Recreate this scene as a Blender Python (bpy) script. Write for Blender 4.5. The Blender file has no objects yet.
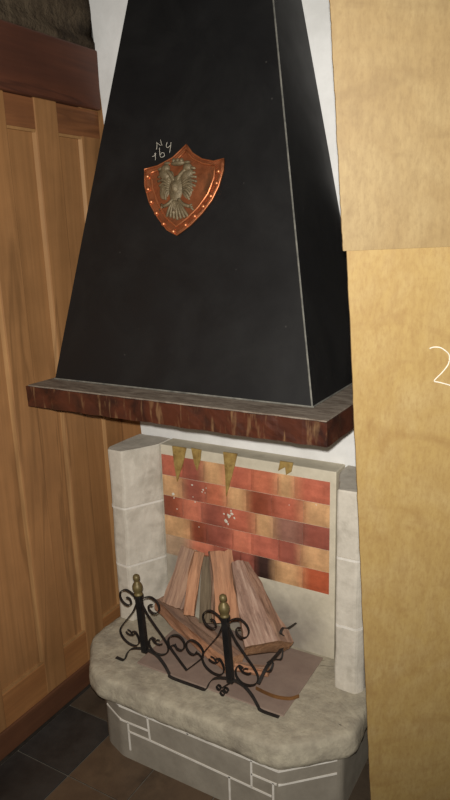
import bpy, bmesh, math, random
from mathutils import Vector, Matrix, noise
random.seed(7)
PI = math.pi
scn = bpy.context.scene
COL = scn.collection

# ------------------------------------------------------------------ camera
F = 664.0
def unit(v): return Vector(v).normalized()
nx = -unit((-944-225, 268-400, F))
ny = unit((622-225, 222-400, F)); ny = (ny - nx*ny.dot(nx)).normalized()
nz = nx.cross(ny)
if nz.y > 0: nz = -nz
R = Matrix((nx, ny, nz))
EYE = Vector((0, 0, 1.55))
cam = bpy.data.cameras.new('camera'); camo = bpy.data.objects.new('camera', cam); COL.objects.link(camo)
right, down, fwd = R.col[0].copy(), R.col[1].copy(), R.col[2].copy()
M = Matrix((right, -down, -fwd)).transposed().to_4x4(); M.translation = EYE
camo.matrix_world = M
cam.sensor_fit = 'VERTICAL'; cam.sensor_height = 24; cam.sensor_width = 24*450/800
cam.lens = F/800*24; cam.clip_start = .01
scn.camera = camo

def on_plane(px, py, p0, n):
    """point of a real plane that shows at this place of the photo"""
    d = R @ Vector((px-225, py-400, F)); n = Vector(n)
    return EYE + d*((Vector(p0)-EYE).dot(n)/d.dot(n))
def at_y(px, py, y): return on_plane(px, py, (0, y, 0), (0, 1, 0))
def at_x(px, py, x): return on_plane(px, py, (x, 0, 0), (1, 0, 0))
def at_z(px, py, z): return on_plane(px, py, (0, 0, z), (0, 0, 1))

# ------------------------------------------------------------------ materials
def srgb(c):
    return tuple(((v/255)/12.92 if v/255 <= .04045 else ((v/255+.055)/1.055)**2.4) for v in c[:3]) + (1,)
class NT:
    def __init__(s, name):
        s.m = bpy.data.materials.new(name); s.m.use_nodes = True
        s.t = s.m.node_tree; s.b = s.t.nodes['Principled BSDF']
        s.co = s.t.nodes.new('ShaderNodeTexCoord')
    def n(s, typ, **k):
        o = s.t.nodes.new(typ)
        for a, v in k.items(): setattr(o, a, v)
        return o
    def l(s, a, b): s.t.links.new(a, b)
    def mapping(s, scale=(1,1,1), rot=(0,0,0)):
        m = s.n('ShaderNodeMapping'); m.inputs['Scale'].default_value = scale; m.inputs['Rotation'].default_value = rot
        s.l(s.co.outputs['Object'], m.inputs['Vector']); return m.outputs[0]
    def noise(s, vec, scale, detail=6, rough=.6, dist=0):
        o = s.n('ShaderNodeTexNoise'); o.inputs['Scale'].default_value = scale; o.inputs['Detail'].default_value = detail
        o.inputs['Roughness'].default_value = rough; o.inputs['Distortion'].default_value = dist
        s.l(vec, o.inputs['Vector']); return o.outputs['Fac']
    def ramp(s, fac, stops):
        o = s.n('ShaderNodeValToRGB'); cr = o.color_ramp
        while len(cr.elements) < len(stops): cr.elements.new(.5)
        for e, (p, c) in zip(cr.elements, stops): e.position = p; e.color = c
        s.l(fac, o.inputs['Fac']); return o.outputs['Color']
    def mix(s, fac, a, b, mode='MIX'):
        o = s.n('ShaderNodeMix', data_type='RGBA', blend_type=mode)
        for i, v in ((0, fac), (6, a), (7, b)):
            if hasattr(v, 'links') or isinstance(v, bpy.types.NodeSocket): s.l(v, o.inputs[i])
            else: o.inputs[i].default_value = v
        return o.outputs[2]
    def bump(s, h, strength, dist=.002, prev=None):
        o = s.n('ShaderNodeBump'); o.inputs['Strength'].default_value = strength; o.inputs['Distance'].default_value = dist
        s.l(h, o.inputs['Height'])
        if prev: s.l(prev, o.inputs['Normal'])
        return o.outputs[0]
    def done(s, col=None, rough=.6, nrm=None, metal=0, spec=.5):
        if col is not None:
            if isinstance(col, bpy.types.NodeSocket): s.l(col, s.b.inputs['Base Color'])
            else: s.b.inputs['Base Color'].default_value = col
        if isinstance(rough, bpy.types.NodeSocket): s.l(rough, s.b.inputs['Roughness'])
        else: s.b.inputs['Roughness'].default_value = rough
        s.b.inputs['Metallic'].default_value = metal
        s.b.inputs['Specular IOR Level'].default_value = spec
        if nrm: s.l(nrm, s.b.inputs['Normal'])
        return s.m

def blotch(name, c1, c2, scale=8, rough=.7, bump=.3, bscale=60, spec=.3, metal=0, c3=None, s3=3, lo=.35, hi=.68, bdist=.002):
    t = NT(name); v = t.mapping()
    col = t.ramp(t.noise(v, scale, 8, .65), [(lo, srgb(c1)), (hi, srgb(c2))])
    if c3: col = t.mix(t.ramp(t.noise(v, s3, 5, .6, .4), [(.52, (0,0,0,1)), (.72, (1,1,1,1))]), col, srgb(c3))
    return t.done(col, rough, t.bump(t.noise(v, bscale, 6, .6), bump, bdist), metal, spec)

def wood(name, c1, c2, axis='z', rings=14, rough=.45, dark=None, spec=.4, seed=0):
    """grain lines run along the axis"""
    t = NT(name)
    sc = {'x': (.6, 9, 9), 'y': (9, .6, 9), 'z': (9, 9, .6)}[axis]
    fs = {'x': (2, 90, 90), 'y': (90, 2, 90), 'z': (90, 90, 2)}[axis]
    v = t.mapping(sc); v2 = t.mapping(fs)
    a = t.noise(v, 1.2, 3, .5, .8)
    w = t.n('ShaderNodeMath', operation='MULTIPLY'); t.l(a, w.inputs[0]); w.inputs[1].default_value = rings
    p = t.n('ShaderNodeMath', operation='PINGPONG'); t.l(w.outputs[0], p.inputs[0]); p.inputs[1].default_value = 1
    g = t.noise(v2, 1.0, 5, .7)
    base = t.ramp(p.outputs[0], [(.0, srgb(c1)), (.75, srgb(c2)), (1, srgb(tuple(int(x*.9) for x in c1)))])
    col = t.mix(t.ramp(g, [(.3, (.3,.3,.3,1)), (.6, (0,0,0,1))]), base, srgb(dark or tuple(int(x*.68) for x in c1)))
    big = t.noise(t.mapping(), 3.5, 4, .6)
    col = t.mix(t.ramp(big, [(.4, (0,0,0,1)), (.75, (.5,.5,.5,1))]), col, srgb(tuple(int(x*.72) for x in c1)))
    return t.done(col, rough, t.bump(g, .15, .001), 0, spec)

MT = {}
MT['wood'] = wood('honey_pine', (148,106,66), (160,116,74), 'z', 5, .5)
MT['wood_y'] = wood('honey_pine_rail', (148,100,60), (160,112,68), 'y', 5, .5)
MT['wood_dark'] = wood('reddish_pine', (78,46,34), (92,54,38), 'y', 5, .5)
MT['skirting'] = wood('dark_reddish_skirting', (88,56,40), (104,68,46), 'y', 5, .5)
MT['mould'] = wood('pale_pine_moulding', (158,118,76), (170,130,86), 'z', 5, .4)
MT['rail_red'] = wood('reddish_pine_rail', (118,76,48), (132,86,54), 'y', 5, .5)
MT['rubble'] = blotch('dark_brown_rubble', (58,48,38), (96,84,68), 12, .95, 1, 30, .1, c3=(34,30,28), s3=9, bdist=.02)
MT['white'] = blotch('white_plaster', (212,212,210), (232,232,231), 6, .85, .3, 40, .2)
MT['plainwall'] = blotch('grey_plaster', (150,146,138), (170,166,158), 4, .9, .3, 30, .2)
MT['stone'] = blotch('grey_cut_stone', (188,181,168), (208,201,188), 22, .9, .6, 70, .15, c3=(172,165,152), s3=14)
MT['slabstone'] = blotch('worn_hearth_stone', (152,144,128), (180,172,152), 26, .92, .9, 55, .12, c3=(140,132,118), s3=9, bdist=.004)
MT['basestone'] = blotch('smooth_grey_base_stone', (136,129,117), (152,145,132), 14, .88, .35, 60, .15)
MT['mortar'] = blotch('pale_mortar', (206,200,190), (226,222,214), 30, .9, .4, 90, .1)
t = NT('cream_render'); v = t.mapping()
col = t.ramp(t.noise(v, 16, 8, .65), [(.35, srgb((192,184,164))), (.68, srgb((212,204,184)))])
for q, rad in (((.165, .21, .315), .13), ((-.24, .21, .42), .16), ((.0, .21, .30), .17)):      # old smoke smudges low on the render
    dn = t.n('ShaderNodeVectorMath', operation='DISTANCE'); t.l(v, dn.inputs[0]); dn.inputs[1].default_value = q
    ad = t.n('ShaderNodeMath', operation='MULTIPLY_ADD'); t.l(t.noise(v, 14, 5, .6), ad.inputs[0]); ad.inputs[1].default_value = .16; t.l(dn.outputs['Value'], ad.inputs[2])
    col = t.mix(t.ramp(ad.outputs[0], [(.11, (.8,.8,.8,1)), (.13+rad, (0,0,0,1))]), col, srgb((128,120,112)))
MT['panel'] = t.done(col, .9, t.bump(t.noise(v, 60, 6), .4, .002), 0, .15)
MT['hearthtile'] = blotch('brown_grey_fire_tile', (128,110,100), (144,126,114), 12, .8, .3, 60, .2, c3=(118,104,96), s3=6)
MT['soot'] = blotch('soot', (66,60,56), (96,90,84), 12, .95, .2, 60, .1)

def board_mat(name, a, b, c):
    t = NT(name); v = t.mapping((3, 3, 3)); v2 = t.mapping((60, 60, 14))
    col = t.ramp(t.noise(v, 1.6, 7, .6, .6), [(.32, srgb(a)), (.5, srgb(b)), (.7, srgb(a))])
    col = t.mix(t.ramp(t.noise(v2, 1, 5, .7), [(.4, (0,0,0,1)), (.8, (.55,.55,.55,1))]), col, srgb(c))
    fib = t.noise(t.mapping((150, 150, 70)), 1, 4, .7)
    col = t.mix(t.ramp(fib, [(.45, (0,0,0,1)), (.75, (.5,.5,.5,1))]), col, srgb(c))
    st = t.noise(t.mapping((7, 7, 10)), 1, 5, .55, 1.2)
    col = t.mix(t.ramp(st, [(.56, (0,0,0,1)), (.76, (.6,.6,.6,1))]), col, srgb(c))
    return t.done(col, .55, t.bump(t.noise(v2, 1, 4), .12, .001), 0, .35)
MT['board_low'] = board_mat('ochre_hardboard', (158,136,92), (152,127,78), (128,98,58))
MT['board_up'] = board_mat('pale_mottled_hardboard', (146,126,88), (136,114,76), (112,90,58))
MT['board_edge'] = blotch('frayed_board_edge', (150,122,82), (172,144,102), 40, .9, .5, 90, .1)
MT['chalk'] = blotch('white_chalk', (196,190,174), (222,216,204), 60, .95, .5, 120, .1)

t = NT('black_painted_metal'); v = t.mapping()
dust = t.ramp(t.noise(v, 5, 6, .65, .6), [(.45, srgb((15,15,16))), (.75, srgb((25,25,25)))])
spk = t.n('ShaderNodeTexVoronoi'); spk.inputs['Scale'].default_value = 17; t.l(v, spk.inputs['Vector'])
col = t.mix(t.ramp(spk.outputs['Distance'], [(.03, (1,1,1,1)), (.045, (0,0,0,1))]), dust, srgb((48,47,45)))
MT['hood'] = t.done(col, t.ramp(t.noise(v, 9, 5), [(.3, (.5,.5,.5,1)), (.7, (.62,.62,.62,1))]), t.bump(t.noise(t.mapping((3,3,12)), 3, 4), .05, .002), 0, .35)
MT['seam'] = blotch('worn_metal_seam', (84,84,80), (128,126,118), 30, .5, .2, 90, .5)
MT['iron'] = blotch('black_wrought_iron', (15,14,14), (34,31,30), 30, .5, .3, 120, .45)
MT['ironlight'] = blotch('dusty_wrought_iron', (28,26,25), (48,44,41), 30, .6, .3, 120, .4)
MT['rustbar'] = blotch('brown_rusty_iron', (92,62,34), (122,84,46), 30, .6, .3, 120, .4)
MT['brass'] = blotch('tarnished_brass', (92,80,50), (118,104,66), 40, .5, .2, 90, .5, metal=.35)
MT['copper'] = blotch('beaten_copper', (142,84,54), (180,110,72), 24, .42, .5, 90, .6, metal=.7, c3=(112,80,56), s3=20)
MT['copper_hi'] = blotch('polished_copper', (184,112,72), (204,132,90), 24, .4, .3, 90, .6, metal=.8)
MT['pewter'] = blotch('olive_grey_cast_metal', (98,86,64), (124,110,84), 60, .55, 1, 160, .5, metal=.3, c3=(78,68,50), s3=30)
MT['amber'] = blotch('amber_brown_flake', (132,104,56), (176,150,90), 30, .6, .3, 60, .3, c3=(88,68,36), s3=20)
MT['darkfill'] = blotch('dark_joint', (40,36,32), (60,54,48), 20, .9, .2, 60, .1)

t = NT('chipped_dark_timber')                       # mantel: dark red-brown beam with pale scratches
v = t.mapping((5, 5, 5)); s = t.mapping((55, 55, 9), (0, .35, 0))
base = t.ramp(t.noise(v, 2, 6, .6, .6), [(.35, srgb((42,22,17))), (.55, srgb((74,38,25))), (.72, srgb((48,28,21)))])
scr = t.ramp(t.noise(s, 1, 4, .6, .5), [(.56, (0,0,0,1)), (.70, (.7,.7,.7,1))])
col = t.mix(scr, base, srgb((120,92,64)))
MT['mantel'] = t.done(col, .42, t.bump(t.noise(s, 1, 4), .4, .003), 0, .4)
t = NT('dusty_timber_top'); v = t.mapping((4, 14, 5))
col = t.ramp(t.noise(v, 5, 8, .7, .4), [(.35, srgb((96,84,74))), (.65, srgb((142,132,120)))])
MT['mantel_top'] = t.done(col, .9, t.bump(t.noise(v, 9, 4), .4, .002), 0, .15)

def logmat(name, c1, c2, c3):
    t = NT(name); v = t.mapping((70, 70, 5)); w = t.mapping((9, 9, 3))
    col = t.ramp(t.noise(v, 1, 6, .7, .3), [(.32, srgb(tuple(int(x*.72) for x in c1))), (.5, srgb(c1)), (.7, srgb(c2))])
    col = t.mix(t.ramp(t.noise(w, 1, 4, .6), [(.42, (0,0,0,1)), (.66, (.85,.85,.85,1))]), col, srgb(c3))
    return t.done(col, .85, t.bump(t.noise(v, 1, 6, .7), .8, .006), 0, .15)
MT['log_grey'] = logmat('weathered_split_wood', (158,126,106), (182,150,126), (142,118,104))
MT['log_orange'] = logmat('fresh_split_wood', (176,128,98), (202,152,118), (152,118,96))
MT['log_pale'] = logmat('pale_bark', (164,134,118), (196,172,154), (146,120,106)
)
MT['log_olive'] = logmat('olive_bark', (112,98,80), (134,118,96), (98,84,70))
MT['log_end'] = logmat('sawn_log_end', (158,118,88), (186,146,112), (130,100,78))

def tile_mat(name, a, b): return blotch(name, a, b, 9, .42, .25, 40, .5, c3=tuple(int(x*.8) for x in a), s3=6)
MT['slate'] = tile_mat('black_slate_tile', (44,42,40), (58,56,54))
MT['browntile'] = tile_mat('brown_quarry_tile', (82,66,52), (98,80,62))
MT['olivetile'] = tile_mat('dark_brown_tile', (68,58,48), (82,70,58))
MT['grout'] = blotch('grey_grout', (92,86,78), (112,106,96), 30, .9, .4, 90, .1)

t = NT('glazed_brick'); v = t.mapping()
at = t.n('ShaderNodeAttribute', attribute_name='tint')
sp = t.ramp(t.noise(v, 60, 6, .7), [(.35, (.86,.86,.86,1)), (.65, (1.1,1.1,1.1,1))])
col = t.mix(1.0, at.outputs['Color'], sp, 'MULTIPLY')
MT['brick'] = t.done(col, .35, t.bump(t.noise(v, 45, 5), .25, .002), 0, .5)

# ------------------------------------------------------------------ object helpers
def obj(name, bm, mats, parent=None, smooth=False, auto=None):
    if not isinstance(mats, (list, tuple)): mats = [mats]
    me = bpy.data.meshes.new(name)
    bmesh.ops.recalc_face_normals(bm, faces=bm.faces)
    if parent is not None:
        bm.transform(world_of(parent).inverted())
    bm.to_mesh(me); bm.free()
    for m in mats: me.materials.append(MT[m])
    if smooth: me.polygons.foreach_set('use_smooth', [True]*len(me.polygons))
    o = bpy.data.objects.new(name, me); COL.objects.link(o)
    if parent is not None: o.parent = parent
    return o
def rebase(o):
    """put the origin of a one-mesh thing at the middle of its foot"""
    vs = [v.co for v in o.data.vertices]
    c = Vector(((min(v.x for v in vs)+max(v.x for v in vs))/2, (min(v.y for v in vs)+max(v.y for v in vs))/2, min(v.z for v in vs)))
    o.data.transform(Matrix.Translation(-c)); o.location = o.location + c
    return o
def world_of(o):
    m = Matrix.Translation(o.location)
    while o.parent: o = o.parent; m = Matrix.Translation(o.location) @ m
    return m
def tag(o, label=None, cat=None, group=None, kind=None):
    if label: o['label'] = label
    if cat: o['category'] = cat
    if group: o['group'] = group
    if kind: o['kind'] = kind
    return o
def thing(name, label, cat, loc, group=None):
    o = bpy.data.objects.new(name, None); COL.objects.link(o); o.location = loc; o.empty_display_size = .1
    return tag(o, label, cat, group)
def box(bm, x0, x1, y0, y1, z0, z1, mi=0, bev=0):
    r = bmesh.ops.create_cube(bm, size=1)
    for v in r['verts']:
        v.co = Vector(((x0+x1)/2+v.co.x*(x1-x0), (y0+y1)/2+v.co.y*(y1-y0), (z0+z1)/2+v.co.z*(z1-z0)))
    fs = {f for v in r['verts'] for f in v.link_faces}
    for f in fs: f.material_index = mi
    if bev:
        es = list({e for f in fs for e in f.edges})
        rr = bmesh.ops.bevel(bm, geom=es, offset=bev, segments=2, affect='EDGES', profile=.5)
        for f in rr['faces']: f.material_index = mi
def prism(bm, pts, z0, z1, mi=0, bev=0):
    a = [bm.verts.new((p[0], p[1], z0)) for p in pts]; b = [bm.verts.new((p[0], p[1], z1)) for p in pts]
    n = len(pts); fs = [bm.faces.new(a[::-1]), bm.faces.new(b)]
    fs += [bm.faces.new((a[i], a[(i+1)%n], b[(i+1)%n], b[i])) for i in range(n)]
    for f in fs: f.material_index = mi
    if bev:
        rr = bmesh.ops.bevel(bm, geom=list({e for f in fs for e in f.edges}), offset=bev, segments=2, affect='EDGES')
        for f in rr['faces']: f.material_index = mi
    return fs
def hexa(bm, low, high, mi=0):
    """a solid between two matching rings of points"""
    a = [bm.verts.new(p) for p in low]; b = [bm.verts.new(p) for p in high]; n = len(a)
    fs = [bm.faces.new(a[::-1]), bm.faces.new(b)] + [bm.faces.new((a[i], a[(i+1)%n], b[(i+1)%n], b[i])) for i in range(n)]
    for f in fs: f.material_index = mi
    return fs
def smooth_line(P, sub=5):
    """Catmull-Rom through the points"""
    P = [Vector(p) for p in P]; out = []
    Q = [2*P[0]-P[1]] + P + [2*P[-1]-P[-2]]
    for i in range(1, len(Q)-2):
        p0, p1, p2, p3 = Q[i-1:i+3]
        for k in range(sub):
            s = k/sub
            out.append(.5*((2*p1)+(p2-p0)*s+(2*p0-5*p1+4*p2-p3)*s*s+(-p0+3*p1-3*p2+p3)*s**3))
    out.append(P[-1]); return out
def ribbon(bm, P, wdir, width, thick, mi=0, taper=0):
    """flat bar bent along P, its broad side along wdir"""
    wdir = Vector(wdir).normalized(); n = len(P); rings = []
    for i, p in enumerate(P):
        tg = (P[min(i+1, n-1)]-P[max(i-1, 0)]).normalized(); nn = tg.cross(wdir)
        if nn.length < 1e-6: nn = Vector((0, 0, 1))
        nn.normalize(); k = 1-taper*i/(n-1)
        rings.append([bm.verts.new(p+wdir*(a*width/2*k)+nn*(b*thick/2)) for a, b in ((-1,-1), (1,-1), (1,1), (-1,1))])
    fs = [bm.faces.new(rings[0][::-1]), bm.faces.new(rings[-1])]
    for i in range(n-1):
        for k in range(4): fs.append(bm.faces.new((rings[i][k], rings[i][(k+1)%4], rings[i+1][(k+1)%4], rings[i+1][k])))
    for f in fs: f.material_index = mi
def tube(bm, P, r, seg=8, mi=0, rs=None):
    n = len(P); rings = []; up = Vector((0, 0, 1))
    for i, p in enumerate(P):
        tg = (P[min(i+1, n-1)]-P[max(i-1, 0)]).normalized()
        a = tg.cross(up)
        if a.length < .1: a = tg.cross(Vector((0, 1, 0)))
        a.normalize(); b = tg.cross(a); q = rs[i] if rs else r
        rings.append([bm.verts.new(p+(a*math.cos(k*2*PI/seg)+b*math.sin(k*2*PI/seg))*q) for k in range(seg)])
    fs = [bm.faces.new(rings[0][::-1]), bm.faces.new(rings[-1])]
    for i in range(n-1):
        for k in range(seg): fs.append(bm.faces.new((rings[i][k], rings[i][(k+1)%seg], rings[i+1][(k+1)%seg], rings[i+1][k])))
    for f in fs: f.material_index = mi
def lathe(bm, c, prof, seg=20, mi=0):
    c = Vector(c); rings = []
    for r, z in prof:
        rings.append([bm.verts.new(c+Vector((max(r, .0002)*math.cos(k*2*PI/seg), max(r, .0002)*math.sin(k*2*PI/seg), z))) for k in range(seg)])
    fs = [bm.faces.new(rings[0][::-1]), bm.faces.new(rings[-1])]
    for i in range(len(prof)-1):
        for k in range(seg): fs.append(bm.faces.new((rings[i][k], rings[i][(k+1)%seg], rings[i+1][(k+1)%seg], rings[i+1][k])))
    for f in fs: f.material_index = mi
def nz3(p, s, a, seed=0):
    q = Vector(p)*s + Vector((seed*7.1, seed*3.3, seed))
    return Vector((noise.noise(q), noise.noise(q+Vector((31, 0, 0))), noise.noise(q+Vector((0, 57, 0)))))*a
def rough_up(bm, s, a, seed=0, zs=1):
    for v in bm.verts:
        d = nz3(v.co, s, a, seed)+nz3(v.co, s*3.3, a*.35, seed+2); d.z *= zs; v.co += d
def resample(poly, step):
    out = []
    for i in range(len(poly)):
        a = Vector((poly[i][0], poly[i][1], 0)); b = Vector((poly[(i+1)%len(poly)][0], poly[(i+1)%len(poly)][1], 0))
        n = max(1, int((b-a).length/step))
        out += [a.lerp(b, k/n) for k in range(n)]
    return out
def round_poly(poly, r=.02, seg=4):
    out = []; n = len(poly)
    for i in range(n):
        a, b, c = (Vector((*poly[(i+k)%n][:2], 0)) for k in (-1, 0, 1))
        rr = min(r, (a-b).length/2.2, (c-b).length/2.2)
        p, q = b+(a-b).normalized()*rr, b+(c-b).normalized()*rr
        for k in range(seg+1):
            s = k/seg; out.append(p*(1-s)**2+b*2*s*(1-s)+q*s*s)
    return [(v.x, v.y) for v in out]
def stacked(bm, poly, layers, step=.012, mi=0):
    """a stone block: outline repeated in layers (inset, z), capped by shrinking rings"""
    pts = resample(poly, step); c = sum(pts, Vector())/len(pts); n = len(pts)
    nrm = []
    for i in range(n):
        tg = (pts[(i+1)%n]-pts[i-1]).normalized(); m = Vector((tg.y, -tg.x, 0))
        if m.dot(pts[i]-c) < 0: m = -m
        nrm.append(m)
    rings = [[bm.verts.new((p-m*ins)+Vector((0, 0, z))) for p, m in zip(pts, nrm)] for ins, z in layers]
    top = layers[-1]
    for s in (.93, .85, .74, .6, .45, .3, .15):
        rings.append([bm.verts.new(c+((p-m*top[0])-c)*s+Vector((0, 0, top[1]))) for p, m in zip(pts, nrm)])
    fs = [bm.faces.new(rings[0][::-1]), bm.faces.new(rings[-1])]
    for i in range(len(rings)-1):
        for k in range(n): fs.append(bm.faces.new((rings[i][k], rings[i][(k+1)%n], rings[i+1][(k+1)%n], rings[i+1][k])))
    for f in fs: f.material_index = mi

# ------------------------------------------------------------------ setting
XW = -1.49      # face of the wooden wall
YB = 1.79       # face of the white wall
bm = bmesh.new()                                     # floor: tiles laid square to the fireplace over a grout bed
box(bm, -1.70, 1.0, -1.2, 2.0, -.05, -.004, 0)
box(bm, -1.53, -1.4795, -1.2, 1.79, -.03, -.001, 4)
xs = [-1.478+.2115*i for i in range(12)]; ys = [1.402-.2335*j for j in range(-2, 11)]
for i in range(11):
    for y0 in ys:
        y1 = y0+.2335; g = .0022
        j = round((1.402-y0)/.2335)
        if i == 0: mi = 1 if j >= 1 else 3
        elif i == 1: mi = 2
        else: mi = 2 if (i*7+j*5) % 3 else 3
        if i >= 4: mi = 3
        if y0 < -1.15: continue
        box(bm, xs[i]+g, xs[i]+.2115-g, y0+g, y1-g, -.02, 0, mi, .0012)
fl = tag(obj('floor', bm, ['grout', 'slate', 'browntile', 'olivetile', 'darkfill']), kind='structure')
bm = bmesh.new()                                     # white chimney wall, its left edge leaning a little
hexa(bm, [(-1.335, YB, 0), (1.0, YB, 0), (1.0, YB+.2, 0), (-1.335, YB+.2, 0)],
         [(-1.535, YB, 2.75), (1.0, YB, 2.75), (1.0, YB+.2, 2.75), (-1.535, YB+.2, 2.75)])
tag(obj('wall_back', bm, 'white'), kind='structure')
bm = bmesh.new()
box(bm, XW-.16, XW-.045, -1.2, 2.0, -.05, 2.12)
box(bm, XW-.16, XW+.002, -1.2, YB+.002, 2.121, 2.75, 1)
bmesh.ops.subdivide_edges(bm, edges=[e for e in bm.edges if e.calc_length() > .2], cuts=30, use_grid_fill=True)
for v in bm.verts:
    if v.co.z > 2.16 and v.co.x > XW-.05: v.co.x += -.012+nz3(v.co, 9, .02).x
tag(obj('wall_left', bm, ['darkfill', 'rubble'], smooth=True), kind='structure')

# wooden panelling: stiles, rails, panels
pw = thing('wooden_panelling', 'honey-coloured pine wall panelling with recessed panels left of the fireplace', 'wood panelling', (XW, .9, 0))
T = .03
def lean(bm):   # the whole carpentry leans very slightly towards the chimney at its foot
    for v in bm.verts: v.co.y += .035*max(0, 1-(v.co.z/2.0))*0.6
def wpart(name, parts, m, bev=.003, ln=True):
    bm = bmesh.new()
    for p in parts: box(bm, *p, 0, bev)
    if ln: lean(bm)
    return obj(name, bm, m, pw)
stiles = [(-.62, -.53), (-.02, .07), (.62, .71), (1.315, 1.405), (1.505, 1.60)]
# widths as seen: wide panels in the foreground, a narrow bay beside the corner
stiles = [(-1.2, -1.0), (-.38, -.25), (.42, .56), (1.075, 1.13), (1.305, 1.395), (1.505, 1.597), (1.70, 1.80)]
for a, b in stiles[:-1]: wpart('stile', [(XW-T, XW, a, b, .09, 1.945)], 'wood')
wpart('stile', [(XW-T, XW-.004, 1.70, YB+.0, .09, 1.945)], 'wood')
for (a0, a1), (b0, b1) in zip(stiles[:-1], stiles[1:]):
    wpart('panel', [(XW-.028, XW-.014, a1-.004, b0+.004, .20, 1.865)], 'wood')
    m = bmesh.new()
    for (ya, yb, za, zb) in ((a1, a1+.007, .212, 1.853), (b0-.007, b0, .212, 1.853)):
        prism(m, [(XW-.016, ya), (XW-.003, ya if ya == a1 else yb), (XW-.016, yb)], za, zb)
    for (za, zb) in ((.205, .213), (1.85, 1.858)):
        box(m, XW-.016, XW-.004, a1, b0, za, zb)
    lean(m); obj('moulding', m, 'mould', pw)
wpart('top_rail', [(XW-T+.002, XW-.0035, -1.2, YB, 1.858, 1.943)], 'rail_red')
wpart('bottom_rail', [(XW-T+.002, XW-.0015, -1.2, YB, .085, .207)], 'wood_y')
wpart('header_board', [(XW-.04, XW+.012, -1.2, YB, 1.944, 2.12)], 'wood_dark', .006, False)
wpart('skirting_board', [(XW-.04, XW+.006, -1.2, YB, .003, .09)], 'skirting', .004, False)
bm = bmesh.new()
hexa(bm, [(XW-.02, YB+.012, 0), (-1.30, YB+.012, 0), (-1.30, YB+.05, 0), (XW-.02, YB+.05, 0)],
         [(XW-.02, YB+.012, 2.1), (-1.40, YB+.012, 2.1), (-1.40, YB+.05, 2.1), (XW-.02, YB+.05, 2.1)])
obj('corner_board', bm, 'wood', pw)

# ------------------------------------------------------------------ fireplace
fp = thing('fireplace', 'low grey stone fireplace with raised chamfered hearth and red brick back', 'fireplace', (-.957, 1.5, 0))
base_poly = [(-1.17, 1.308), (-.637, 1.308), (-.507, 1.43), (-.507, YB-.004), (-1.37, YB-.004), (-1.37, 1.46), (-1.245, 1.335)]
bm = bmesh.new(); prism(bm, round_poly(base_poly, .015, 4), 0, .195)
# mortar joints pointed in pale mortar on the faces
def joint(bm, a, b, w=.0028, out=.0015, mi=1):
    a, b = Vector(a), Vector(b); ribbon(bm, [a, a.lerp(b, .5), b], (0, 0, 1) if abs((b-a).normalized().z) < .7 else (b-a).normalized().cross(Vector((0, 1, 0))), w*2, out*2, mi)
yf = 1.3075
def j2(x0, z0, x1, z1): joint(bm, (x0, yf, z0), (x1, yf, z1))
j2(-1.170, .180, -.64, .178); j2(-1.170, .132, -1.065, .133); j2(-1.065, .179, -1.06, .103); j2(-1.14, .131, -1.138, .034)
j2(-1.138, .101, -1.06, .101); j2(-1.06, .101, -.66, .090); j2(-.925, .193, -.923, .178)
j2(-.72, .178, -.72, .093); j2(-.72, .135, -.645, .135); j2(-.655, .135, -.655, .04); j2(-.79, .095, -.79, .0)
joint(bm, (-1.168, 1.3073, .180), (-1.241, 1.3335, .183)); joint(bm, (-1.168, 1.3073, .133), (-1.241, 1.3335, .141))
joint(bm, (-.640, yf-.0005, .178), (-.519, 1.418, .178)); joint(bm, (-.640, yf-.0005, .135), (-.519, 1.418, .135))
obj('hearth_base', bm, ['basestone', 'mortar'], fp)
slab = [(-1.24, 1.296), (-.635, 1.293), (-.478, 1.432), (-.474, YB-.004), (-1.405, YB-.004), (-1.405, 1.45), (-1.30, 1.325)]
bm = bmesh.new()
stacked(bm, round_poly(slab, .025, 5), [(.03, .190), (.007, .190), (.001, .195), (0, .208), (.001, .222), (.003, .238), (.005, .248), (.009, .2555), (.015, .259), (.03, .260), (.06, .260)])
for v in bm.verts:
    if v.co.y < YB-.03:
        out = min(1, max(0, (v.co.z-.19)/.07))
        d = nz3(v.co, 12, .005)+nz3(v.co, 50, .003, 3)
        v.co.x += d.x; v.co.y += d.y
        v.co.z += d.z*(.35 if 1.40 < v.co.y and -1.3 < v.co.x < -.6 else .5)
obj('hearth_slab', bm, 'slabstone', fp, smooth=True)
bm = bmesh.new(); box(bm, -1.175, -.672, 1.408, 1.70, .25, .2635, 0, .003)
obj('hearth_tile', bm, 'hearthtile', fp)
# pillars
ZT = .877
def pillar(poly, cuts):
    bm = bmesh.new(); zs = [.256]+cuts+[ZT]
    for z0, z1 in zip(zs[:-1], zs[1:]):
        k = bmesh.new()
        stacked(k, round_poly(poly, .008, 2), [(.004, z0+.001), (0, z0+.005), (0, (z0*2+z1)/3), (0, (z0+z1*2)/3), (0, z1-.005), (.003, z1-.001)], .02)
        for v in k.verts:
            d = nz3(v.co, 18, .0035)+nz3(v.co, 60, .0015, 5); v.co.x += d.x; v.co.y += d.y; v.co.z += d.z*.3 if abs(v.co.z-z0) > .01 else 0
        me = bpy.data.meshes.new('x'); k.to_mesh(me); k.free(); bm.from_mesh(me); bpy.data.meshes.remove(me)
    c = Vector((sum(p[0] for p in poly)/len(poly), sum(p[1] for p in poly)/len(poly)))
    for z in cuts:
        pts = round_poly(poly, .008, 2); 
        prism(bm, [(c.x+(x-c.x)*1.012, c.y+(y-c.y)*1.012) for x, y in pts], z-.0035, z+.0035, 1)
    return obj('pillar', bm, ['stone', 'mortar'], fp)
pillar([(-1.385, 1.59), (-1.330, 1.587), (-1.264, 1.707), (-1.264, 1.782), (-1.40, 1.782), (-1.40, 1.61)], [.467, .676])
pillar([(-.592, 1.587), (-.532, 1.587), (-.515, 1.61), (-.515, 1.782), (-.634, 1.782), (-.634, 1.715), (-.592, 1.60)], [.467, .676])
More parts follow.
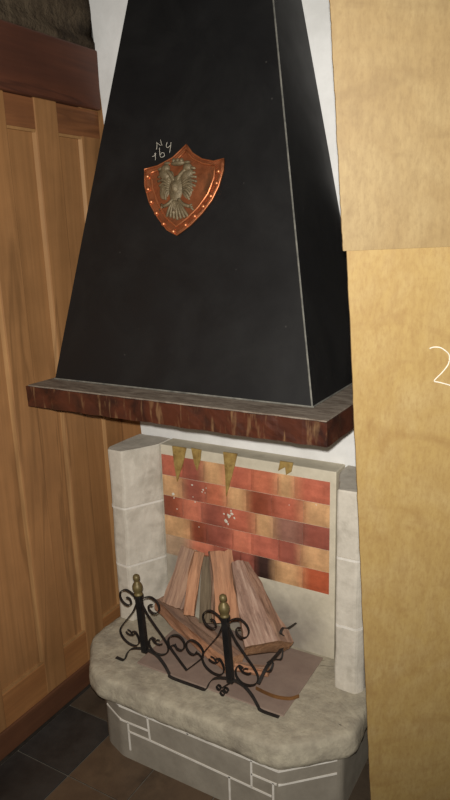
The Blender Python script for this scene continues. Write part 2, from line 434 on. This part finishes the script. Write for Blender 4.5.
bm = bmesh.new(); box(bm, -1.263, -.642, 1.712, YB-.001, .257, ZT-.002, 0, .003)
bp = obj('back_panel', bm, 'panel', fp)
# bricks of the panel: one mesh, its own colour per brick
RED=(184,104,82); DRED=(152,86,72); ORG=(194,114,86); TAN=(204,160,116); PNK=(206,124,98); BRN=(140,74,54); GRY=(146,104,90); BLK=(62,44,40); TGR=(176,148,122)
rows = [
 [(161,RED),(182,DRED),(203,TAN),(225,RED),(251,ORG),(277,TAN),(294,RED),(330,None)],
 [(163,TAN),(182,DRED),(205,ORG),(226,TAN),(246,BRN),(271,RED),(303,TAN),(330,None)],
 [(164,BRN),(182,PNK),(201,DRED),(225,RED),(255,TAN),(273,GRY),(302,DRED),(330,None)],
 [(165,TAN),(190,BRN),(206,DRED),(232,PNK),(251,(190,108,88)),(278,DRED),(300,TAN),(330,None)],
 [(166,TGR),(190,PNK),(214,DRED),(240,DRED),(254,BLK),(274,TAN),(302,(178,90,60)),(330,None)]]
ztop, zh = .842, .0728
bm = bmesh.new(); lay = bm.verts.layers.float_color.new('tint')
for r, row in enumerate(rows):
    z1 = ztop-r*zh; z0 = z1-zh; zc = (z0+z1)/2; ypx = 468+r*22
    X = [at_y(p, ypx+(p-161)*.17, 1.708).x for p, _ in row]; X[0], X[-1] = -1.259, -.660
    for i in range(len(row)-1):
        x0, x1 = X[i]+.0004, X[i+1]-.0004; c = srgb(row[i][1])
        L = srgb(row[i-1][1]) if i else c; Rr = srgb(row[i+1][1]) if i < len(row)-2 else c
        n = 9; mz = 4; grid = []
        for a in range(n+1):
            s = a/n; colm = []
            k = max(0, .42*(1-s/.3)) if s < .3 else 0; k2 = max(0, .42*((s-.7)/.3)) if s > .7 else 0
            cc = tuple(c[q]*(1-k-k2)+L[q]*k+Rr[q]*k2 for q in range(3))
            for b in range(mz+1):
                u = b/mz; z = z0+.0007+(z1-z0-.0014)*u
                edge = a in (0, n) or b in (0, mz)
                v = bm.verts.new((x0+(x1-x0)*s, 1.7105 if edge else 1.7075+nz3((x0+s*.1, 0, z), 30, .0006).x, z))
                w = 1+nz3((v.co.x, r, z), 22, .3).x
                v[lay] = (min(1, cc[0]*w), min(1, cc[1]*w), min(1, cc[2]*w), 1); colm.append(v)
            grid.append(colm)
        for a in range(n):
            for b in range(mz): bm.faces.new((grid[a][b], grid[a+1][b], grid[a+1][b+1], grid[a][b+1]))
        # sides back to the panel
        ring = [grid[a][0] for a in range(n+1)]+[grid[n][b] for b in range(1, mz+1)]+[grid[a][mz] for a in range(n-1, -1, -1)]+[grid[0][b] for b in range(mz-1, 0, -1)]
        back = []
        for v in ring:
            w = bm.verts.new((v.co.x, 1.7135, v.co.z)); w[lay] = v[lay]; back.append(w)
        for k in range(len(ring)): bm.faces.new((ring[k], ring[(k+1)%len(ring)], back[(k+1)%len(ring)], back[k]))
me_b = obj('brick_panel', bm, 'brick', bp, smooth=False)
tag(me_b, 'five courses of mottled red and tan brick')
def blob(bm, p, r, n=9, th=.0012, seed=0, mi=0):
    rnd = random.Random(seed); c = Vector(p)
    rr = [r*rnd.uniform(.6, 1.25) for _ in range(n)]
    a = [bm.verts.new(c+Vector((math.cos(k*2*PI/n)*rr[k], 0, math.sin(k*2*PI/n)*rr[k]))) for k in range(n)]
    t_ = bm.verts.new(c+Vector((0, -th, 0)))
    for k in range(n): bm.faces.new((a[k], a[(k+1)%n], t_)).material_index = mi
    bm.faces.new(a).material_index = mi
for i, (px, py, r) in enumerate([(173,494,.008),(174,498,.004),(192,485,.0045),(203,490,.005),(206,488,.003),(202,492,.003),(205,493,.003),(193,497,.0035),(195,502,.004),(177,509,.0035),(199,527,.003),(316,505,.003),(289,505,.0025)]):
    bm = bmesh.new(); blob(bm, at_y(px, py, 1.7072), r*.75, seed=i); obj('paint_fleck', bm, 'chalk', bp)
for i, (px, py, r) in enumerate([(229,516,.010),(226,521,.009),(232,514,.008),(224,514,.005),(234,518,.006),(228,524,.006),(231,511,.005)]):
    bm = bmesh.new(); blob(bm, at_y(px, py, 1.7070), r*.75, 11, seed=40+i); obj('paint_fleck', bm, 'chalk', bp)

# amber pointed flakes that hang from the ledge over the bricks
def flake(pts, label, y=1.7055):
    w = [at_y(px, py, y) for px, py in pts]; bm = bmesh.new()
    c = sum(w, Vector())/len(w)
    f = [bm.verts.new(p) for p in w]; b = [bm.verts.new((p.x, y+.0045, p.z)) for p in w]; t_ = bm.verts.new((c.x, y-.003, c.z+.004))
    n = len(w)
    for i in range(n):
        bm.faces.new((f[i], f[(i+1)%n], t_)); bm.faces.new((f[i], b[i], b[(i+1)%n], f[(i+1)%n]))
    bm.faces.new(b)
    tag(rebase(obj('pointed_flake', bm, 'amber')), label, 'flake', 'amber flakes above the brick panel')
flake([(172,446),(186,448),(183,463),(177,482),(174,464)], 'leftmost long pointed amber flake hanging over the bricks by the left pillar')
flake([(191,448),(201,450),(200,460),(197,471),(194,463)], 'shorter blunt amber flake, second from the left above the bricks')
flake([(223,452),(237,454),(232,476),(226,497),(225,472)], 'longest pointed amber flake reaching furthest down the brick panel')
flake([(280,461),(293,463),(291,472),(286,475),(285,467),(278,471)], 'small notched yellow flake alone near the right end of the bricks')

# ------------------------------------------------------------------ mantel shelf
mx0, mx1, my0, mz0, mz1 = -1.405, -.505, 1.29, 1.094, 1.150
ms = thing('mantel_shelf', 'thick chipped dark red-brown timber mantel shelf under the black hood', 'mantel shelf', (-.955, 1.54, mz0))
bm = bmesh.new()
box(bm, mx0, mx1, my0, YB-.001, mz0, mz1)
bmesh.ops.subdivide_edges(bm, edges=[e for e in bm.edges if abs((e.verts[0].co-e.verts[1].co).x) > .3], cuts=60, use_grid_fill=True)
bmesh.ops.subdivide_edges(bm, edges=[e for e in bm.edges if abs((e.verts[0].co-e.verts[1].co).y) > .3], cuts=20, use_grid_fill=True)
bmesh.ops.subdivide_edges(bm, edges=[e for e in bm.edges if abs((e.verts[0].co-e.verts[1].co).z) > .03], cuts=4, use_grid_fill=True)
for v in bm.verts:
    if v.co.y < YB-.03:
        d = nz3(v.co, 22, .003)+nz3(v.co, 70, .0012, 3); v.co += Vector((d.x*.6, d.y, d.z*.7))
bm.normal_update()
for f in bm.faces: f.material_index = 0
obj('beam', bm, 'mantel', ms, smooth=False)
bm = bmesh.new(); pts = [(mx0+.003, my0+.003), (mx1-.003, my0+.003), (mx1-.003, YB-.002), (mx0+.003, YB-.002)]
prism(bm, pts, mz1+.0, mz1+.0035, 0, .001)
tag(obj('dusty_top', bm, 'mantel_top', ms), 'grey dusty upper face')

# ------------------------------------------------------------------ hood
zb = mz1+.0035; zt = 2.60
def hx(z, side): return (-1.384+.160*(z-1.15)) if side < 0 else (-.577-.209*(z-1.15))
def hy(z): return 1.381+.2335*(z-1.15)
hd = thing('chimney_hood', 'tall tapering black metal chimney hood standing on the timber shelf', 'chimney hood', (-.98, 1.58, zb))
bm = bmesh.new()
ring = lambda z, o=0: [(hx(z,-1)-o, hy(z)-o, z), (hx(z,1)+o, hy(z)-o, z), (hx(z,1)+o, YB-.001, z), (hx(z,-1)-o, YB-.001, z)]
hexa(bm, ring(zb), ring(zt))
bmesh.ops.bevel(bm, geom=[e for e in bm.edges if abs(e.verts[0].co.z-e.verts[1].co.z) > .5 and e.verts[0].co.y < 1.7], offset=.0035, segments=3, affect='EDGES')
obj('hood_body', bm, 'hood', hd)
bm = bmesh.new()
P = [Vector((hx(z,1)-.0008, hy(z)-.0002, z)) for z in (zb+.002, 1.5, 2.0, zt-.01)]
tube(bm, P, .0022, 6)
obj('corner_seam', bm, 'seam', hd)
bm = bmesh.new()
P = [Vector((hx(zb,-1)-.001, hy(zb)-.001, zb+.0025)), Vector((hx(zb,1)+.001, hy(zb)-.001, zb+.0025)), Vector((hx(zb,1)+.001, YB-.004, zb+.0025))]
tube(bm, P[:2], .0022, 6); tube(bm, P[1:], .0022, 6)
obj('base_seam', bm, 'seam', hd)

# hood front frame: points of the photo laid on the sloping front
hn = Vector((0, -1, .2335)).normalized(); hp = Vector((0, hy(1.15), 1.15))
def on_hood(px, py, off=0): return on_plane(px, py, hp, hn)+hn*off
def sh(p, off=0): return on_hood(142+p[0]/4.5, 131.3+p[1]/4.5, off)

outline = [(208,65),(235,103),(278,130),(330,140),(375,128),(372,180),(352,250),(322,312),(280,368),(225,425),(165,470),(122,447),(80,392),(42,325),(22,250),(20,175),(80,160),(148,122)]
inner = [(206,92),(238,128),(285,150),(338,158),(332,215),(305,285),(262,345),(215,392),(165,432),(118,392),(82,330),(58,262),(48,192),(105,170),(160,138)]
sc = sh((190,260))
sd = thing('shield_plaque', 'copper shield plaque with grey double-headed eagle on the black hood', 'plaque', sc)
def dense(P, close=True, sub=3):
    Q = [Vector((*p, 0)) for p in P]; out = []
    for i in range(len(Q) if close else len(Q)-1):
        a, b = Q[i], Q[(i+1)%len(Q)]
        out += [a.lerp(b, k/sub) for k in range(sub)]
    return [(v.x, v.y) for v in out]
bm = bmesh.new(); o2 = dense(outline); cx_, cy_ = 190, 262
def scaled(P, k): return [(cx_+(x-cx_)*k, cy_+(y-cy_)*k) for x, y in P]
layers = [(1.0, .0005), (1.0, .006), (.985, .009), (.93, .009), (.86, .006), (.6, .008), (.3, .010), (.05, .011)]
R_ = [[bm.verts.new(sh(p, h)) for p in scaled(o2, k)] for k, h in layers]; n = len(o2)
for i in range(len(R_)-1):
    for k in range(n): bm.faces.new((R_[i][k], R_[i][(k+1)%n], R_[i+1][(k+1)%n], R_[i+1][k]))
bm.faces.new(R_[0]); bm.faces.new(R_[-1])
obj('shield_plate', bm, 'copper', sd, smooth=True)
bm = bmesh.new()
P = [sh(p, .0095) for p in dense(inner, sub=2)]; P.append(P[0]); P.append(P[1])
tube(bm, P, .0032, 8)
P = [sh(p, .0085) for p in dense(outline, sub=2)]; P.append(P[0]); P.append(P[1])
tube(bm, P, .0022, 8)
obj('raised_rim', bm, 'copper_hi', sd, smooth=True)
for p in [(34,208),(36,265),(50,322),(74,372),(106,420),(150,454),(352,185),(344,238),(318,296),(284,342),(246,386),(205,425)]:
    bm = bmesh.new(); bmesh.ops.create_uvsphere(bm, u_segments=12, v_segments=8, radius=.0070)
    bm.transform(Matrix.Translation(sh(p, .0085))); obj('stud', bm, 'copper_hi', sd, smooth=True)
# double-headed eagle in relief
def eagle_at(p, off=0): return sh((164+(p[0]-158)*1.22, 268+(p[1]-270)*1.2), off)
bm = bmesh.new()
def lump(p, rx, rz, h=.008, ang=0, base=.009):
    k = bmesh.new(); bmesh.ops.create_uvsphere(k, u_segments=12, v_segments=8, radius=1)
    rx *= 1.32; rz *= 1.26
    U = Vector((1, 0, 0)); W = hn.cross(U).normalized()
    if W.z < 0: W = -W
    px = .00066
    for v in k.verts:
        x, z = v.co.x*rx*px, v.co.z*rz*px; x, z = x*math.cos(ang)-z*math.sin(ang), x*math.sin(ang)+z*math.cos(ang)
        v.co = eagle_at(p, base)+U*x+W*z+hn*(v.co.y*-h)
    me = bpy.data.meshes.new('x'); k.to_mesh(me); k.free(); bm.from_mesh(me); bpy.data.meshes.remove(me)
for s in (-1, 1): lump((158+s*36,252), 24, 46, .005, .25*s, .008)
lump((158,268), 26, 44, .011); lump((158,262), 15, 22, .017)
for s, hxp in ((-1, (128,196)), (1, (196,192))):
    c0 = (158, 235)
    tube(bm, smooth_line([eagle_at((158+s*6,238), .012), eagle_at((158+s*18,215), .014), eagle_at((hxp[0]+s*4,hxp[1]), .014)], 4), .0055, 8, rs=None)
    lump((hxp[0]+s*6, hxp[1]-4), 16, 13, .009, 0, .013)
    lump((hxp[0]+s*24, hxp[1]-2), 12, 5, .006, -.2*s, .013)
    lump((hxp[0]+s*2, hxp[1]-24), 12, 5, .006, 0, .011)
    for q in range(7):          # wing feathers fan out and down
        a = .35+q*.28
        tip = (158+s*(62+10*math.sin(q*.8)-q*2)+(8 if s > 0 else 0), 205+q*17)
        root = (158+s*(22+q), 236+q*7)
        tube(bm, smooth_line([eagle_at(root, .012), eagle_at(((root[0]+tip[0])/2, (root[1]+tip[1])/2-9), .014), eagle_at(tip, .009)], 4), .0036, 7)
    lump((158+s*42, 215), 22, 15, .008, .5*s, .012)
    tube(bm, smooth_line([eagle_at((158+s*10,305), .012), eagle_at((158+s*28,325), .013), eagle_at((158+s*48,332), .010)], 4), .0048, 7)
    for q in (-1, 0, 1): tube(bm, [eagle_at((158+s*47,331), .011), eagle_at((158+s*(60+3*q),334+q*11), .009)], .0026, 6)
for q in range(-3, 4):
    tube(bm, smooth_line([eagle_at((158+q*3,312), .012), eagle_at((160+q*9,345), .013), eagle_at((162+q*13,382-abs(q)*4), .009)], 4), .004, 7)
lump((166,172), 26, 8, .008, 0, .012)
for q in (-1, 0, 1): lump((166+q*14, 163), 6, 9, .007, 0, .012)
obj('double_eagle', bm, 'pewter', sd, smooth=True)

# chalk scrawl above the shield
bm = bmesh.new()
def ck(P, r=.0011, fn=None): tube(bm, smooth_line([fn(p) for p in P], 4), r, 6)
fw = lambda p: on_hood(140+p[0]/9, 130+p[1]/9, .0006)
for st in ([(112,240),(138,228),(142,205)], [(134,210),(140,250),(139,272)],
           [(152,110),(154,145),(150,175)], [(152,115),(170,128),(186,140)], [(186,88),(190,110),(200,140)],
           [(176,160),(178,195),(184,240),(205,244),(222,230),(215,208),(196,206),(186,222)],
           [(246,112),(238,135),(240,155),(254,158),(272,140)], [(280,112),(276,150),(268,205)]):
    ck(st, .0005, fw)
tag(rebase(obj('chalk_scrawl', bm, 'chalk')), 'small white chalk number scrawled on the black hood above the shield', 'chalk writing')

# ------------------------------------------------------------------ board sheets at the right
bt = at_y(347, 252, 1.17); bb = at_z(373.5, 862, 0.0)
ey = (bt-bb).normalized(); ex = Vector((math.cos(.55), math.sin(.55), 0)); ex = (ex-ey*ex.dot(ey)).normalized()
bn = ex.cross(ey).normalized()
if bn.y > 0: bn = -bn
def on_board(px, py, off=0): return on_plane(px, py, bb+bn*off, bn)
def sheet(name, corners, th, m, label, seed):
    """a rectangular sheet with a slightly frayed left edge"""
    bm = bmesh.new(); (a, b, c, d) = corners   # bottom-left, bottom-right, top-right, top-left
    N = 90; fr = []; bk = []
    for i in range(N+1):
        s = i/N; l = a.lerp(d, s); r = b.lerp(c, s)
        j = nz3(l, 25, .0010, seed).x+nz3(l, 110, .0010, seed).x
        l = l+ex*j
        fr.append((bm.verts.new(l), bm.verts.new(r))); bk.append((bm.verts.new(l-bn*th), bm.verts.new(r-bn*th)))
    for i in range(N):
        bm.faces.new((fr[i][0], fr[i][1], fr[i+1][1], fr[i+1][0])); bm.faces.new((bk[i][1], bk[i][0], bk[i+1][0], bk[i+1][1]))
        f = bm.faces.new((bk[i][0], fr[i][0], fr[i+1][0], bk[i+1][0])); f.material_index = 1
        f = bm.faces.new((fr[i][1], bk[i][1], bk[i+1][1], fr[i+1][1])); f.material_index = 1
    for i in (0, N):
        f = bm.faces.new((fr[i][0], bk[i][0], bk[i][1], fr[i][1])); f.material_index = 1
    return bm
W = .62
lowtop = bt+ey*.02
bm = sheet('a', (bb, bb+ex*W, lowtop+ex*W, lowtop), .006, 0, '', 1)
t2 = obj('hardboard_sheet', bm, ['board_low', 'board_edge']); rebase(t2)
tag(t2, 'tall ochre hardboard sheet, the lower one, chalked with a white figure', 'board', 'hardboard sheets at the right')
u0 = on_board(343.3, 251, .0065); u1 = on_board(330, 0, .0065); uy = (u1-u0)
u1 = u0+uy*1.25; q0 = on_board(452, 246.5, .0065); uxv = (q0-u0).normalized()*W
bm = sheet('b', (u0, u0+uxv, u1+uxv, u1), .006, 0, '', 2)
t2 = obj('hardboard_sheet', bm, ['board_up', 'board_edge']); rebase(t2)
tag(t2, 'paler mottled hardboard sheet overlapping the top of the lower sheet', 'board', 'hardboard sheets at the right')
bm = bmesh.new()
f2 = lambda p: on_board(380+p[0]/6.43, 300+p[1]/6.43, .0014)
for st in ([(318,312),(345,303),(385,305),(415,322),(440,345),(447,370),(438,415),(400,465),(355,510),(350,524)], [(350,524),(385,530),(430,542),(475,556)]):
    tube(bm, smooth_line([f2(p) for p in st], 5), .0012, 6)
tag(rebase(obj('chalk_figure', bm, 'chalk')), 'white chalk figure 2 drawn on the ochre board', 'chalk writing')

# ------------------------------------------------------------------ firewood
def log(a, b, ra, rb, sides, mats, label, roll=0, seed=0, flat=1.0, name='firewood_log'):
    """split log from a (foot) to b (top); cross-section given as (angle deg, radius) pairs"""
    a, b = Vector(a), Vector(b); ax = (b-a); L = ax.length; ax.normalize()
    q = ax.to_track_quat('Z', 'Y'); bm = bmesh.new(); N = 14; rings = []
    pts = []
    for i in range(len(sides)):
        a0, r0 = sides[i]; a1, r1 = sides[(i+1)%len(sides)]
        p0 = Vector((math.cos(math.radians(a0))*r0, math.sin(math.radians(a0))*r0*flat, 0)); p1 = Vector((math.cos(math.radians(a1))*r1, math.sin(math.radians(a1))*r1*flat, 0))
        for k in range(5): pts.append((p0.lerp(p1, k/5), i))
    for i in range(N+1):
        s = i/N; r = ra+(rb-ra)*s; bend = Vector((math.sin(s*PI)*.004*(seed % 3-1), 0, 0)); rg = []
        for p, _ in pts:
            w = Matrix.Rotation(roll, 3, 'Z') @ (p*r)
            d = nz3((w.x*1, w.y*1, s*L*.25), 45, .006, seed)+nz3((w.x, w.y, s*L*.1), 150, .003, seed+1); d.z = 0
            e = (.006*noise.noise(Vector((w.x*60, w.y*60, seed)))) if i in (0, N) else 0
            rg.append(bm.verts.new(w+d+bend+Vector((0, 0, s*L+e))))
        rings.append(rg)
    n = len(pts)
    for i in range(N):
        for k in range(n):
            f = bm.faces.new((rings[i][k], rings[i][(k+1)%n], rings[i+1][(k+1)%n], rings[i+1][k])); f.material_index = 1 if pts[k][1] == 0 else 0
    f = bm.faces.new(rings[0][::-1]); f.material_index = 2; f = bm.faces.new(rings[-1]); f.material_index = 2
    o = obj(name, bm, mats); o.location = a; o.rotation_mode = 'QUATERNION'; o.rotation_quaternion = q
    return tag(o, label, 'firewood', 'split logs on the hearth')
sq = [(45,1),(135,1),(225,1),(315,1)]; wedge = [(20,1),(100,.85),(150,1.05),(250,.9),(310,.7)]
log(at_y(173,606,1.560), at_y(191,549,1.662), .044, .040, sq, ['log_pale','log_grey','log_end'], 'leftmost upright log with pale flaking bark leaning on the bricks', .25, 1, .55)
log(at_y(189,615,1.525), at_y(199,552,1.635), .024, .022, sq, ['log_orange','log_orange','log_end'], 'narrow orange split log standing second from the left', .3, 2, .8)
log(at_y(226,622,1.575), at_y(220,551,1.665), .055, .050, sq, ['log_grey','log_orange','log_end'], 'broad flat-faced log standing upright behind the right iron post', .1, 3, .5)
log(at_y(267,648,1.50), at_y(239,563,1.655), .098, .036, [(25,1),(100,.8),(150,1.0),(215,1.0),(310,.9)], ['log_grey','log_pale','log_end'], 'largest weathered log slanting down to the right', .35, 4, .5)
log(at_z(234,664,.305), at_z(162,603,.318), .041, .036, [(40,1.1),(140,1.1),(225,1),(315,1)], ['log_orange','log_grey','log_end'], 'log lying across the front of the pile, lit orange', .2, 5, .85)
log(at_y(206,622,1.60), at_y(208,556,1.675), .030, .026, wedge, ['log_olive','log_olive','log_end'], 'dark olive-barked log half hidden between the narrow and the broad logs', .5, 6, .8)
log(at_z(268,672,.291), at_z(226,664,.289), .021, .024, wedge, ['log_orange','log_grey','log_end'], 'short reddish offcut low behind the right iron post', .7, 7, .8)

# ------------------------------------------------------------------ wrought iron grate
YI = 1.395
gx = thing('fire_grate', 'black wrought-iron scroll grate with two brass-tipped posts in front of logs', 'fire grate', (-.955, YI, .262))
def I(px, py, y=YI): return at_y(px, py, y)
pc = [I(141.5,649).x, I(231.5,679).x]              # the two post feet
zpost0, zpost1 = .325, .535
BW = .008; BT = .0022
xL, xR = -1.127, -.8285
def leanx(P): return [Vector((p.x-.012*(p.z-.33)/.19, p.y, p.z)) for p in P]
def leanbm(bm):
    for v in bm.verts: v.co.x -= .012*max(0, v.co.z-.33)/.19
for xc, zt1 in ((xL, .512), (xR, .526)):
    dz = zt1-.519
    bm = bmesh.new()
    box(bm, xc-.0095, xc+.0095, YI-.0085, YI+.0085, zpost0, zt1, 0, .0015)
    box(bm, xc-.012, xc+.012, YI-.011, YI+.011, zt1-.006, zt1+.004, 0, .002)
    for k in range(4):
        q = (k-1.5)*.004; tube(bm, [Vector((xc+q, YI-.0090, zpost0+.01)), Vector((xc+q, YI-.0090, zt1-.01))], .0008, 5)
    leanbm(bm); po = obj('post', bm, 'iron', gx)
    bm = bmesh.new()
    lathe(bm, (xc, YI, zt1+.002), [(.012,0),(.014,.003),(.0125,.006),(.010,.009),(.0135,.015),(.0160,.023),(.0155,.030),(.0115,.038),(.0065,.043),(.0060,.046),(.0095,.050),(.0110,.056),(.0095,.062),(.005,.066),(0,.0675)], 20)
    leanbm(bm); tag(obj('finial', bm, 'brass', po, smooth=True), 'brass acorn finial')
    for s in (-1, 1):                              # side scroll: curl at the top, runs out and curls in at the foot
        def L(u, v): return Vector((xc+s*u, YI, v+dz*max(0, (v-.33)/.19)))
        top = [(.008,.506),(.024,.519),(.046,.526),(.066,.516),(.073,.498),(.064,.479),(.046,.473),(.033,.483),(.036,.497),(.048,.500)]
        side = [(.010,.492),(.028,.458),(.055,.423),(.080,.392),(.090,.371),(.083,.349),(.062,.335),(.037,.334),(.021,.349),(.020,.368),(.030,.384),(.044,.381)]
        bm = bmesh.new()
        ribbon(bm, smooth_line([L(*p) for p in top], 5), (0,1,0), BW, BT)
        ribbon(bm, smooth_line([L(*p) for p in side], 5), (0,1,0), BW, BT)
        ribbon(bm, smooth_line([L(.030,.384), L(.040,.371), L(.056,.368), L(.068,.374)], 4), (0,1,0), BW*.7, BT)
        ribbon(bm, smooth_line([L(.042,.371), L(.050,.382), L(.060,.384)], 4), (0,1,0), BW*.5, BT)
        leanbm(bm); obj('side_scroll', bm, 'iron', gx)
    # arched foot
    def A(u, v): return Vector((xc+u, YI, v))
    bm = bmesh.new(); zf = .2668
    ft = [(-.118,zf),(-.088,zf),(-.079,.279),(-.072,.295),(-.058,.314),(-.035,.326),(-.005,.333),(.025,.333),(.048,.324),(.070,.302),(.085,.279),(.096,zf),(.150,zf)]
    if xc == xL: ft[-1] = (.205, zf)
    ribbon(bm, smooth_line([A(*p) for p in ft], 5), (0,1,0), .011, BT)
    obj('arched_foot', bm, 'ironlight', gx)
# trefoil under the right post
bm = bmesh.new()
c = I(222.5,690)
for (du, dv) in ((-.012,.004),(.012,.004),(0,-.010)):
    ribbon(bm, smooth_line([Vector((c.x+du+math.cos(t_)*.0075, YI, c.z+dv+math.sin(t_)*.0075)) for t_ in [k*.9 for k in range(7)]], 3), (0,1,0), BW, BT)
ribbon(bm, [Vector((xR, YI, .322)), Vector(((xR+c.x)/2, YI, .31)), Vector((c.x, YI, c.z+.008))], (0,1,0), BW, BT)
obj('trefoil', bm, 'iron', gx)
# centre link: V bar with two curls between the scrolls
bm = bmesh.new(); xm = (xL+xR)/2
for s in (-1, 1):
    def L(u, v): return Vector((xm+s*u, YI, v))
    ribbon(bm, smooth_line([L(0,.312), L(.030,.343), L(.0585,.374)], 4), (0,1,0), BW, BT)
    ribbon(bm, smooth_line([L(.0585,.374), L(.060,.396), L(.046,.413), L(.023,.419), L(.006,.407), L(.004,.388), L(.015,.374), L(.030,.374), L(.038,.386)], 5), (0,1,0), BW, BT)
    ribbon(bm, smooth_line([L(.030,.374), L(.042,.382), L(.054,.374)], 4), (0,1,0), BW*.6, BT)
obj('centre_link', bm, 'iron', gx)
# side return at the right, running back with leaf tips
bm = bmesh.new(); xs_ = xR+.088
def B(px, py): return at_x(px, py, xs_)
nd = Vector((xs_, YI, .350))
ribbon(bm, smooth_line([nd, B(266,668), B(272,660), B(279,652), B(289,638)], 5), (1,0,0), .009, BT)
ribbon(bm, smooth_line([B(264,671), B(270,671), B(273,664), B(272.5,662)], 4), (1,0,0), .009, BT, taper=.6)
ribbon(bm, smooth_line([B(268,663), B(274,659), B(281,659), B(283,650)], 4), (1,0,0), .009, BT, taper=.6)
ribbon(bm, smooth_line([B(289,638), B(281,634), B(283,628), B(288,628), B(296,623)], 5), (1,0,0), .010, BT, taper=.5)
obj('side_return', bm, 'ironlight', gx)
bm = bmesh.new()
P = smooth_line([at_z(x, y, .2695) for x, y in ((256,688),(266,693),(277,697),(290,698.5),(299,696))], 5)
ribbon(bm, P, (0,0,1), .009, .004)
tag(rebase(obj('curved_bar', bm, 'rustbar')), 'curved rusty brown iron bar lying on the hearth right of the grate', 'iron bar')

# ------------------------------------------------------------------ light: camera flash over a very dim room
def area(name, loc, aim, size, e, col):
    l = bpy.data.lights.new(name, 'AREA'); l.size = size; l.energy = e; l.color = col
    o = bpy.data.objects.new(name, l); COL.objects.link(o); o.location = loc
    o.rotation_euler = (Vector(aim)-Vector(loc)).to_track_quat('-Z', 'Y').to_euler(); return o
fl_ = bpy.data.lights.new('flash', 'SPOT'); fl_.energy = 158; fl_.color = (1, .955, .88); fl_.spot_size = math.radians(112); fl_.spot_blend = .85; fl_.shadow_soft_size = .011
fo = bpy.data.objects.new('flash', fl_); COL.objects.link(fo); fo.location = EYE-down*.036-right*.006
tgt = EYE+(R @ Vector((0, -40, F)))*1.0
fo.rotation_euler = (tgt-fo.location).to_track_quat('-Z', 'Y').to_euler()
w = bpy.data.worlds.new('room'); scn.world = w; w.use_nodes = True
bg = w.node_tree.nodes['Background']; bg.inputs[0].default_value = (1, .93, .82, 1); bg.inputs[1].default_value = .07

scn.view_settings.view_transform = 'Standard'; scn.view_settings.look = 'None'
scn.view_settings.exposure = 0; scn.view_settings.gamma = 1; scn.view_settings.use_curve_mapping = False
